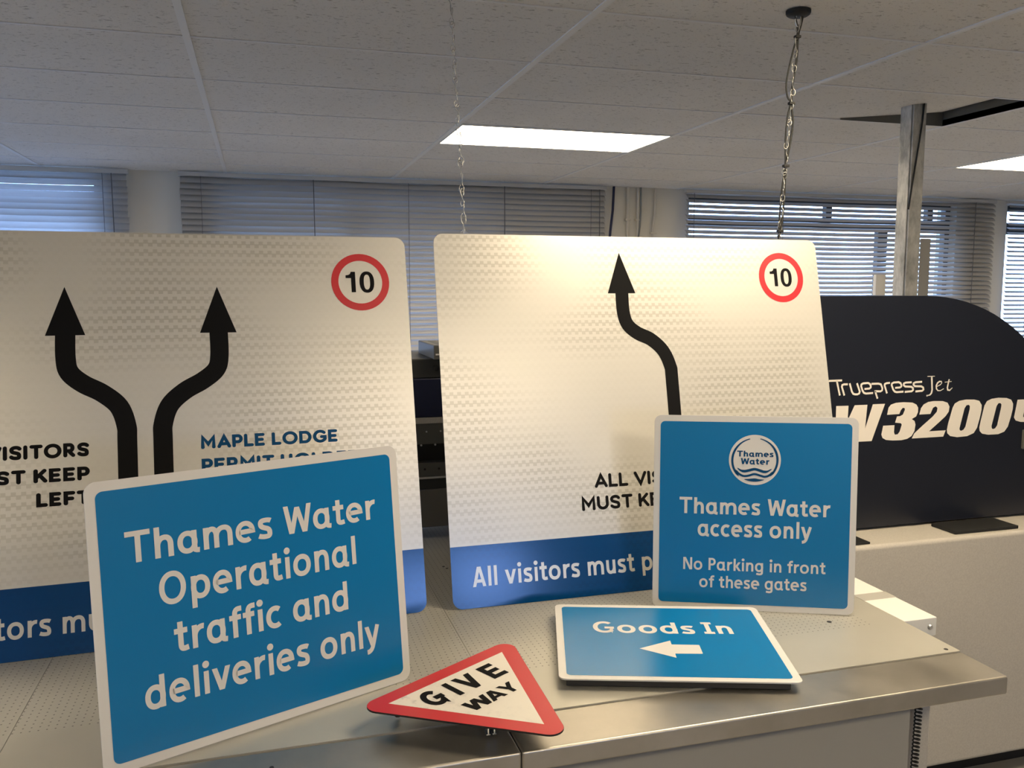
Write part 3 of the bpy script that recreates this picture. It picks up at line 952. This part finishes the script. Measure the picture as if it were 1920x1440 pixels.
# ------------------------------------------------------------------ printer: base, hood, gantry over the bed
TX = {"W":[[1.7467,1.2529],[1.7926,1.2522],[1.7917,1.2047],[1.8155,1.2528],[1.8637,1.2527],[1.859,1.1758],[1.8844,1.2534],[1.9311,1.2534],[1.8862,1.1335],[1.8309,1.1337],[1.8279,1.1743],[1.8015,1.1341],[1.7483,1.1343]],"3":[[1.9409,1.2168],[1.9452,1.2399],[1.954,1.2497],[1.9731,1.2548],[2.0033,1.2558],[2.0382,1.2531],[2.054,1.2459],[2.0612,1.2353],[2.0612,1.2207],[2.0551,1.2069],[2.0381,1.1988],[2.0499,1.1917],[2.0541,1.1797],[2.0511,1.1585],[2.0407,1.1424],[2.0237,1.134],[2.0021,1.1307],[1.9674,1.1313],[1.9413,1.1344],[1.9272,1.1417],[1.9223,1.1529],[1.9279,1.1817],[1.9718,1.1816],[1.971,1.1586],[1.9749,1.15],[1.9857,1.1509],[1.993,1.1594],[1.9999,1.1822],[1.9961,1.1871],[1.9813,1.1888],[1.9734,1.1899],[1.98,1.2101],[1.9913,1.2103],[2.0022,1.215],[2.0092,1.2301],[2.0079,1.2363],[2.0009,1.2373],[1.9939,1.2307],[1.9882,1.2174]],"2":[[2.067,1.2123],[2.0723,1.2331],[2.0825,1.2455],[2.0997,1.253],[2.1217,1.2551],[2.1574,1.2538],[2.1779,1.2475],[2.1865,1.2342],[2.1845,1.2175],[2.172,1.2021],[2.1444,1.1809],[2.1095,1.155],[2.1765,1.1553],[2.1676,1.1344],[2.042,1.1342],[2.0511,1.1511],[2.0826,1.1755],[2.1206,1.2035],[2.1365,1.2195],[2.1383,1.2316],[2.1308,1.2374],[2.1205,1.233],[2.1111,1.2127]],"0":[[[2.181,1.1562],[2.1849,1.1784],[2.1994,1.23],[2.2074,1.2438],[2.2249,1.2521],[2.2519,1.2556],[2.2862,1.2543],[2.3073,1.2491],[2.3184,1.2347],[2.3188,1.2178],[2.3138,1.1916],[2.3047,1.158],[2.2922,1.1405],[2.2653,1.1312],[2.2244,1.1298],[2.196,1.1349],[2.1836,1.1449]],[[2.2323,1.1594],[2.2485,1.2262],[2.2556,1.236],[2.2646,1.2372],[2.2699,1.2328],[2.2694,1.2216],[2.2561,1.164],[2.2491,1.1538],[2.2389,1.1505],[2.2332,1.1538]]],"0b":[[[2.314,1.1576],[2.3179,1.1801],[2.3297,1.2317],[2.3397,1.2471],[2.3577,1.254],[2.3854,1.2568],[2.4207,1.2548],[2.4415,1.248],[2.4507,1.2335],[2.4506,1.2164],[2.4447,1.1899],[2.4342,1.156],[2.4204,1.1394],[2.3951,1.1318],[2.353,1.1319],[2.3271,1.1369],[2.3167,1.1461]],[[2.3648,1.161],[2.3811,1.2286],[2.3878,1.2378],[2.3962,1.2382],[2.4013,1.2335],[2.4003,1.2222],[2.3881,1.1618],[2.3804,1.1523],[2.3712,1.1504],[2.3663,1.1537]]],"U":[[2.4685,1.247],[2.509,1.2474],[2.498,1.1954],[2.4972,1.1877],[2.5022,1.1848],[2.5188,1.186],[2.53,1.196],[2.5401,1.2474],[2.5811,1.2475],[2.5694,1.1866],[2.5537,1.1718],[2.5203,1.1683],[2.4867,1.1701],[2.4662,1.1756],[2.4578,1.1863]],"tp":[[[1.7157,1.334],[1.7644,1.3341]],[[1.7451,1.3331],[1.7585,1.2862]],[[1.7753,1.2856],[1.7646,1.3137],[1.7659,1.3192],[1.7714,1.3212],[1.7864,1.3212]],[[1.7933,1.3239],[1.8027,1.2976],[1.808,1.2901],[1.8146,1.2881],[1.8237,1.2877],[1.8306,1.2904],[1.8324,1.2966],[1.8206,1.3235]],[[1.8498,1.3041],[1.8682,1.3048],[1.8733,1.308],[1.8735,1.3125],[1.87,1.3193],[1.8625,1.3229],[1.8441,1.3221],[1.8375,1.3192],[1.8367,1.3136],[1.8428,1.2989],[1.8484,1.2916],[1.8564,1.2891],[1.8832,1.29]],[[1.8753,1.3198],[1.9022,1.3196],[1.9116,1.3169],[1.9179,1.3043],[1.9172,1.2976],[1.9116,1.2944],[1.8877,1.2956]],[[1.8903,1.2962],[1.9012,1.2711]],[[1.9365,1.2868],[1.9259,1.313],[1.9267,1.3175],[1.9327,1.32],[1.946,1.3208]],[[1.9671,1.3038],[1.9853,1.3046],[1.9905,1.3076],[1.9908,1.3121],[1.9872,1.3186],[1.9795,1.322],[1.9607,1.3214],[1.9539,1.3183],[1.9532,1.3129],[1.9599,1.2982],[1.9665,1.2916],[1.9738,1.2896],[2.0002,1.2905]],[[2.0304,1.3202],[2.0066,1.3196],[1.9997,1.3168],[1.9995,1.3119],[2.006,1.3071],[2.0297,1.3054],[2.0365,1.3011],[2.0374,1.2947],[2.0322,1.2908],[2.0051,1.2894]],[[2.0713,1.3203],[2.0459,1.3197],[2.0382,1.3168],[2.038,1.3118],[2.0443,1.3068],[2.0689,1.3056],[2.0769,1.3012],[2.0784,1.2947],[2.0732,1.2908],[2.047,1.2894]]],"Jbar":[[2.0913,1.3375],[2.1208,1.3374]],"Jst":[[2.1087,1.337],[2.1127,1.2922],[2.1106,1.282],[2.1049,1.276],[2.094,1.2741]],"e":[[2.1314,1.3031],[2.1444,1.3084],[2.1501,1.314],[2.1478,1.3191],[2.1403,1.3194],[2.1328,1.3145],[2.1285,1.3055],[2.1299,1.2958],[2.1359,1.2896],[2.1457,1.2888],[2.1592,1.2949]],"t":[[2.1789,1.3258],[2.1735,1.2983],[2.1757,1.2902],[2.1834,1.2887],[2.194,1.297]],"tbar":[[2.1619,1.3164],[2.1892,1.3179]]}
pr = thing('wide_format_printer', 'large printer with dark hood, cream lettering and beige base at the right', 'printer', (2.2, 2.6, 0))
def pobj(name, mb, m, parent=pr, **k):
    if parent is pr:
        mb.xform(lambda p: (p[0] - 2.2, p[1] - 2.6, p[2]))
    return obj(name, mb, m, parent, **k)
pobj('base_cabinet', MB().box(1.655, 3.3, 2.17, 3.3, .072, .838), M_CAB, bevel=.014, seg=4)
pobj('plinth', MB().box(1.70, 3.25, 2.24, 3.25, 0, .0715), M_BLACK)
# hood: flat top, big rounded right shoulder, softly rounded front edge
prof = [(1.668, .846)] + [(2.735, .846)] + [(2.735, 1.0)] + E(2.07, .935, .665, .665, 5, 90, 24) + [(1.668, 1.600)]
hd = MB()
hd.prism([(x, z) for x, z in prof], 2.32, 3.15)
hd.v = [(x, z, y) for x, y, z in hd.v]        # (x, height, depth) -> (x, depth, height)
hd.f = [tuple(reversed(f)) for f in hd.f]
hood = pobj('hood', hd, M_HOOD, bevel=.035, seg=6)
hp = lambda mb: mb.xform(lambda p: (p[0] - 2.2, 2.3192 - p[2] - 2.6, p[1]))
mb = MB()
mb.flat([TX['W']]); mb.flat([TX['3']]); mb.flat([TX['2']])
mb.flat(TX['0']); mb.flat(TX['0b']); mb.flat([TX['U']])
obj('lettering', hp(mb), M_CREAMTXT, hood)
mb = MB()
for s in TX['tp']:
    mb.strip(s, .0064)
mb.strip(TX['Jbar'], .0022)
mb.strip(TX['Jst'], .0062, taper=lambda t: 1.0 if t < .5 else 1.0 - .55 * (t - .5) * 2)
mb.flat([circ(*TX['Jst'][-1], .003, 12)])
mb.strip(TX['e'], .0046, taper=lambda t: .6 + .6 * math.sin(PI * min(1, max(0, (t - .2) / .7))))
mb.strip(TX['t'], .0052, taper=lambda t: 1.0 if t < .7 else 1.0 - .6 * (t - .7) / .3)
mb.strip(TX['tbar'], .0022)
obj('lettering', hp(mb), M_CREAMTXT, hood)
pobj('latch', MB().box(2.497, 2.56, 2.308, 2.321, 1.076, 1.143), M_GREYMD, bevel=.003)
pobj('rest_pad', MB().box(1.665, 1.79, 2.185, 2.30, .8385, .8455), M_RUBBER, bevel=.002)
pobj('rest_pad', MB().box(2.12, 2.375, 2.195, 2.30, .8385, .849), M_RUBBER, bevel=.002)
# gantry beam
GX0, GX1 = -1.7, 1.662
GY = 2.75
pobj('gantry_cover', MB().box(GX0, GX1, GY, 3.12, 1.206, 1.334), M_NAVY, bevel=.004)
pobj('gantry_top', MB().box(GX0, GX1, GY + .004, 3.10, 1.3345, 1.398), M_GREYDK, bevel=.004)
pobj('knob', MB().lathe([(.010, 0), (.010, .006), (.004, .009)], (.545, GY + .004, 1.366), 'Y', n=16), M_BLACK, smooth=True)
cs = pobj('console', MB().box(.528, 1.05, GY - .05, 2.98, 1.3985, 1.444), M_GREYMD, bevel=.003)
obj('stripe', MB().box(.534 - 2.2, 1.05 - 2.2, GY - .0515 - 2.6, GY - .0505 - 2.6, 1.412, 1.417), M_WHITEPL, cs)
for k in range(5):
    x = .55 + k * .035
    obj('vent_slot', MB().box(x - 2.2, x + .025 - 2.2, GY - .02 - 2.6, 2.92 - 2.6, 1.4441, 1.4449), M_BLACK, cs)
pobj('white_strip', MB().box(GX0, GX1, GY - .012, 3.0, 1.188, 1.2055), M_CAB)
up = pobj('upper_rail', MB().box(GX0, GX1, GY - .004, 3.0, 1.119, 1.1875), M_GREYMD)
bk = pobj('back_plate', MB().box(GX0, GX1, GY + .04, 3.0, 1.056, 1.1185), M_BLACK)
lo = pobj('lower_rail', MB().box(GX0, GX1, GY, 3.0, 1.010, 1.0555), M_GREYMD)
for k in range(-8, 10):
    x = .50 + k * .047
    obj('bolt', MB().lathe([(.0035, 0), (.0035, .003)], (x - 2.2, GY + .04 - 2.6, 1.108), 'Y', n=8), M_ALU, bk)
    obj('bolt', MB().lathe([(.003, 0), (.003, .002)], (x + .01 - 2.2, GY - .004 - 2.6, 1.160), 'Y', n=8), M_ALU, up)
    obj('bolt_hole', MB().lathe([(.004, 0), (.004, .001)], (x + .004 - 2.2, GY - 2.6, 1.035), 'Y', n=8), M_BLACK, lo)
pobj('silver_edge', MB().box(GX0, GX1, GY - .002, 3.0, 1.003, 1.0095), M_ALU)
pobj('recessed_strip', MB().box(GX0, GX1, GY + .012, 3.0, .966, 1.0025), M_GREYDK)  # dark grey strip set back under the silver edge
pobj('lower_beam', MB().box(GX0, GX1, GY + .004, 3.05, .838, .9655), M_GREYLT, bevel=.003)

# ------------------------------------------------------------------ the two big reflective signs
def roundel(root, cx, cy, rad, z=L1):
    ro_ = obj('speed_roundel', MB().flat([circ(cx, cy, rad * .88)], z), M_SHEET, root)
    obj('red_ring', MB().flat([circ(cx, cy, rad), circ(cx, cy, rad * .755)], z + .0003), M_REDINK, ro_)
    m = MB()
    s = rad / .0755
    X = lambda u, v: (cx + u * s, cy + v * s)
    m.flat([[X(*p) for p in ((-.038, .0180), (-.031, .0188), (-.0265, .0215), (-.0240, .0275), (-.0130, .0275), (-.0130, -.0270), (-.0242, -.0270), (-.0242, .0105), (-.038, .0105))]], z + .0004)
    m.flat([E(cx + .0168 * s, cy, .0190 * s, .0285 * s, 0, 360, 40, 2.3)[:-1], E(cx + .0168 * s, cy, .0082 * s, .0200 * s, 0, 360, 30, 2.4)[:-1]], z + .0004)
    obj('numerals', m, M_BLACKINK, ro_)
    return ro_
def arrow(root, path, tip, base, w, m=M_BLACKINK, z=L1):
    a = MB()
    a.strip(catmull(path, 6), w, z)
    a.flat([[tip, base[0], base[1]]], z + .0001)
    return obj('arrow', a, m, root)
BW = 0.159     # blue band height
def big_sign(label, mtx, x0, x1, h):
    root = thing('road_sign', label, 'sign', mtx=mtx)
    obj('panel', MB().prism(rrect(x0, 0, x1, h, .026), -.003, 0), M_SHEET, root)
    band = [(x1, BW), (x0, BW)] + E(x0 + .026, .026, .026, .026, 180, 270, 8) + E(x1 - .026, .026, .026, .026, 270, 360, 8)
    obj('blue_band', MB().flat([band], L1), M_SHEETBLUE, root)
    return root
s2 = big_sign('big silvery road sign with a single black arrow, on the right', frame(.4538, 2.0946, TZ + .0012, 0, 12.85), 0, 1.187, .992)
arrow(s2, [(.5347, .83), (.5347, .775), (.5448, .738), (.573, .713), (.613, .694), (.648, .661), (.6665, .617), (.669, .575), (.669, .33)], (.5346, .9455), ((.4919, .8275), (.5764, .8275)), .0395)
roundel(s2, 1.057, .875, .0757)
obj('lettering', text(MB(), 'ALL VIS', rounded, .215, .411, .6156, .2862, .0375, L1, 'round'), M_BLACKINK, s2)
obj('lettering', text(MB(), 'MUST KE', rounded, .215, .3695, .603, .2262, .0375, L1, 'round'), M_BLACKINK, s2)
obj('lettering', text(MB(), 'All visitors must pr', humanist, .165, .0543, .588, .0533, .051, L2), M_SHEETTXT, s2)
s1 = big_sign('big silvery road sign with two black arrows, cut by the left edge', frame(-.7976, 2.0559, TZ + .0012, 2.487, 13.332), -.013, 1.187, .982)
arrow(s1, [(.366, .733), (.366, .675), (.3735, .642), (.402, .615), (.443, .591), (.478, .558), (.493, .512), (.494, .47), (.494, .30)], (.366, .8472), ((.3233, .7305), (.4087, .7308)), .0432)
arrow(s1, [(.7072, .735), (.7072, .675), (.6985, .641), (.667, .614), (.625, .590), (.590, .557), (.574, .512), (.5725, .47), (.5725, .30)], (.7068, .8480), ((.6638, .732), (.7496, .7318)), .0432)
roundel(s1, 1.0638, .8602, .0757)
obj('lettering', text(MB(), 'VISITORS', rounded, .255, .2013, .4135, .4450, .0325, L1, 'round'), M_BLACKINK, s1)
obj('lettering', text(MB(), 'MUST KEEP', rounded, .255, .1458, .4135, .3900, .0315, L1, 'round'), M_BLACKINK, s1)
obj('lettering', text(MB(), 'LEFT', rounded, .265, .3005, .4135, .3350, .0320, L1, 'round'), M_BLACKINK, s1)
obj('lettering', text(MB(), 'MAPLE LODGE', rounded, .24, .6572, .9860, .4466, .0315, L1, 'round'), M_BLUETXT, s1)
obj('lettering', text(MB(), 'PERMIT HOLDERS', rounded, .24, .6572, 1.068, .3915, .0315, L1, 'round'), M_BLUETXT, s1)
obj('lettering', text(MB(), 'All visitors must pr', humanist, .165, .031, .565, .0483, .051, L2), M_SHEETTXT, s1)

# ------------------------------------------------------------------ framed blue signs
def blue_sign(name, label, mtx, w, h, inset, r):
    root = thing(name, label, 'sign', mtx=mtx)
    obj('panel', MB().prism(rrect(0, 0, w, h, r), -.003, 0), M_WHITESIGN, root)
    obj('blue_field', MB().flat([rrect(inset, inset, w - inset, h - inset, r * .62)], L1), M_SIGNBLUE, root)
    return root
P = blue_sign('information_sign', 'blue sign for operational traffic and deliveries, leaning at the front left of the table', frame(-.2751 * .9935, 1.5097 * .9935, TZ + .0061, 23.41, 6.3, -.52) @ Matrix.Scale(.9935, 4), .6106, .4999, .0170, .020)
W_ = .168
obj('lettering', text(MB(), 'Thames Water', humanist, W_, .0589, .5494, .3530, .0545, L2), M_WHITEINK, P)
obj('lettering', text(MB(), 'Operational', humanist, W_, .1099, .5005, .2685, .0575, L2), M_WHITEINK, P)
obj('lettering', text(MB(), 'traffic and', humanist, W_, .1300, .4765, .1805, .0575, L2), M_WHITEINK, P)
obj('lettering', text(MB(), 'deliveries only', humanist, W_, .0734, .5400, .0930, .0575, L2), M_WHITEINK, P)
Nn = blue_sign('information_sign', 'square blue access sign with round white logo, at the right', frame(.955, 1.9765, TZ + .0015, -23.69, 2.78, .19), .5015, .4996, .0155, .018)
obj('lettering', text(MB(), 'Thames Water', humanist, .172, .0657, .4366, .2478, .0418, L2), M_WHITEINK, Nn)
obj('lettering', text(MB(), 'access only', humanist, .172, .1117, .3925, .1905, .0430, L2), M_WHITEINK, Nn)
obj('lettering', text(MB(), 'No Parking in front', humanist, .16, .0757, .4295, .1022, .0315, L2), M_WHITEINK, Nn)
obj('lettering', text(MB(), 'of these gates', humanist, .16, .1181, .3845, .0570, .0315, L2), M_WHITEINK, Nn)
LX, LY, LR = .2512, .3888, .0640
lg = obj('logo_disc', MB().flat([circ(LX, LY, LR, 64)], L2), M_WHITEINK, Nn)
def q(x, y):
    return (LX + (x - 852) / 640 * LR, LY + (700 - y + (x - 852) * .02) / 640 * LR)
lm = MB()
ring = [q(852 + 556 * math.cos(R(103 + k * 334 / 90)), 705 - 556 * math.sin(R(103 + k * 334 / 90))) for k in range(91)]
# upper left and upper right rim strokes stop where the second wave meets them
nL = [p for k, p in enumerate(ring) if k <= 32]
nR = [p for k, p in enumerate(ring) if k >= 58]
wave2 = catmull([q(395, 980), q(470, 1055), q(580, 1108), q(700, 1100), q(850, 1060), q(1000, 1100), q(1100, 1125), q(1200, 1098), q(1300, 1015)], 6)
full = nL + wave2 + nR
lm.strip(full, .0052, L3, taper=lambda t: .42 + .62 * min(1, t / .12) if t < .12 else (1.04 if t < .88 else .42 + .62 * (1 - t) / .12))
lm.strip(catmull([q(430, 905), q(510, 965), q(600, 985), q(700, 968), q(850, 935), q(980, 968), q(1080, 1000), q(1170, 990), q(1268, 930)], 6), .0066, L3, taper=lambda t: .25 + .78 * min(1, 5 * min(t, 1 - t)))
lm.strip(catmull([q(600, 1192), q(720, 1208), q(852, 1210), q(960, 1215), q(1085, 1206)], 6), .0085, L3, taper=lambda t: .15 + .85 * math.sin(PI * t) ** 1.4)
obj('logo_rings', lm, M_BLUETXT, lg)
tl = MB()
text(tl, 'Thames', humanist, .20, q(412, 0)[0], q(1304, 0)[0], LY + .0082, .0148, L3)
text(tl, 'Water', humanist, .20, q(510, 0)[0], q(1203, 0)[0], LY - .0112, .0156, L3)
obj('logo_lettering', tl, M_BLUETXT, lg)

gm = Matrix.Identity(4)
g1, g2 = Vector((.95184901, -.3065284, -.00487809)), Vector((.30656433, .95165059, .01947996))
g3 = g1.cross(g2)
for i in range(3):
    gm[i][0], gm[i][1], gm[i][2], gm[i][3] = g1[i], g2[i], g3[i], (.56834, 1.60511, 1.625 - .799)[i]
G = blue_sign('arrow_sign', 'bright blue goods sign with a white arrow, lying flat on dark rails', gm, .5007, .4006, .0165, .016)
obj('lettering', text(MB(), 'Goods', humanist, .175, .0855, .322, .2318, .063, L2), M_WHITEINK, G)
obj('lettering', text(MB(), 'In', humanist, .175, .3425, .4125, .2350, .063, L2), M_WHITEINK, G)
obj('arrow', MB().flat([[(.1827, .1490), (.2573, .1930), (.2573, .1722), (.3175, .1724), (.3190, .171), (.3190, .1285), (.3175, .1268), (.2580, .1258), (.2577, .1050)]], L2), M_WHITEINK, G)
def chan(x0, x1, y, d, hgt):
    return MB().box(x0, x1, y, y + d, -hgt, -.0032)
obj('rail', chan(.016, .478, .012, .034, .0212), M_DARKALU, G, bevel=.001)
obj('rail', chan(.016, .478, .350, .034, .0280), M_DARKALU, G, bevel=.001)

# ------------------------------------------------------------------ give way triangle
def eul(a, b, c):
    return Matrix.Rotation(c, 4, 'Z') @ Matrix.Rotation(b, 4, 'Y') @ Matrix.Rotation(a, 4, 'X')
tm = Matrix.Translation((.3822, 1.5456, 1.625 - .773)) @ eul(.0138, -.0307, .4999)
T = thing('give_way_sign', 'red bordered white triangle sign lying point towards the viewer', 'sign', mtx=tm)
A_ = .4134
def rtri(a, r, n=8):
    pts = []
    C = [(a / 2, a * .2887), (-a / 2, a * .2887), (0, -a * .5774)]
    s = (a - 2 * math.sqrt(3) * r) / a
    for (x, y), g in zip(C, (-30, 90, 210)):
        pts += E(x * s, y * s, r, r, g, g + 120, n)
    return pts
obj('panel', MB().prism(rtri(A_, .026), -.003, 0), M_BLACK, T)
obj('red_border', MB().flat([rtri(A_ - .0015, .0255), [(.1490, .0870), (-.1490, .0870), (.0005, -.1740)]], L1), M_REDINK, T)
obj('white_field', MB().flat([[(.1490, .0870), (-.1490, .0870), (.0005, -.1740)]], L1), M_TRIWHITE, T)
t_ = MB()
text(t_, 'G', transport, .235, -.0995, -.0505, .0118, .0585, L2, fit=True)
text(t_, 'I', transport, .2, -.0355, -.0355 + .0135 * 1.5, .0115, .058, L2)
text(t_, 'V', transport, .22, -.0115, .0385, .0112, .0585, L2)
text(t_, 'E', transport, .22, .0560, .0955, .0112, .0585, L2)
obj('lettering', t_, M_BLACKINK, T)
t_ = MB()
text(t_, 'W', transport, .22, -.0600, -.0030, -.0515, .036, L2)
text(t_, 'A', transport, .22, -.0075, .0295, -.0515, .036, L2)
text(t_, 'Y', transport, .22, .0310, .0660, -.0515, .036, L2)
obj('lettering', t_, M_BLACKINK, T)
rm = MB()
rm.box(-.02, .2, -.016, .016, -.0065, -.0032)
for sg in (-1, 1):
    rm.box(0, .2, sg * .0058 - .0011, sg * .0058 + .0011, -.0440, -.0066)
    for zz in (-.0440, -.024):
        rm.box(0, .2, sg * .0058 - .0035, sg * .0058 + .0035, zz, zz + .0018)
ca, sa = math.cos(R(60)), math.sin(R(60))
rm.xform(lambda p: (-.037 + p[0] * ca - p[1] * sa, -.0756 + p[0] * sa + p[1] * ca, p[2]))
obj('rail', rm, M_ALU, T)
obj('foot', MB().lathe([(.006, -.042), (.006, -.0032)], (-.118, .100, 0), n=12), M_RUBBER, T)
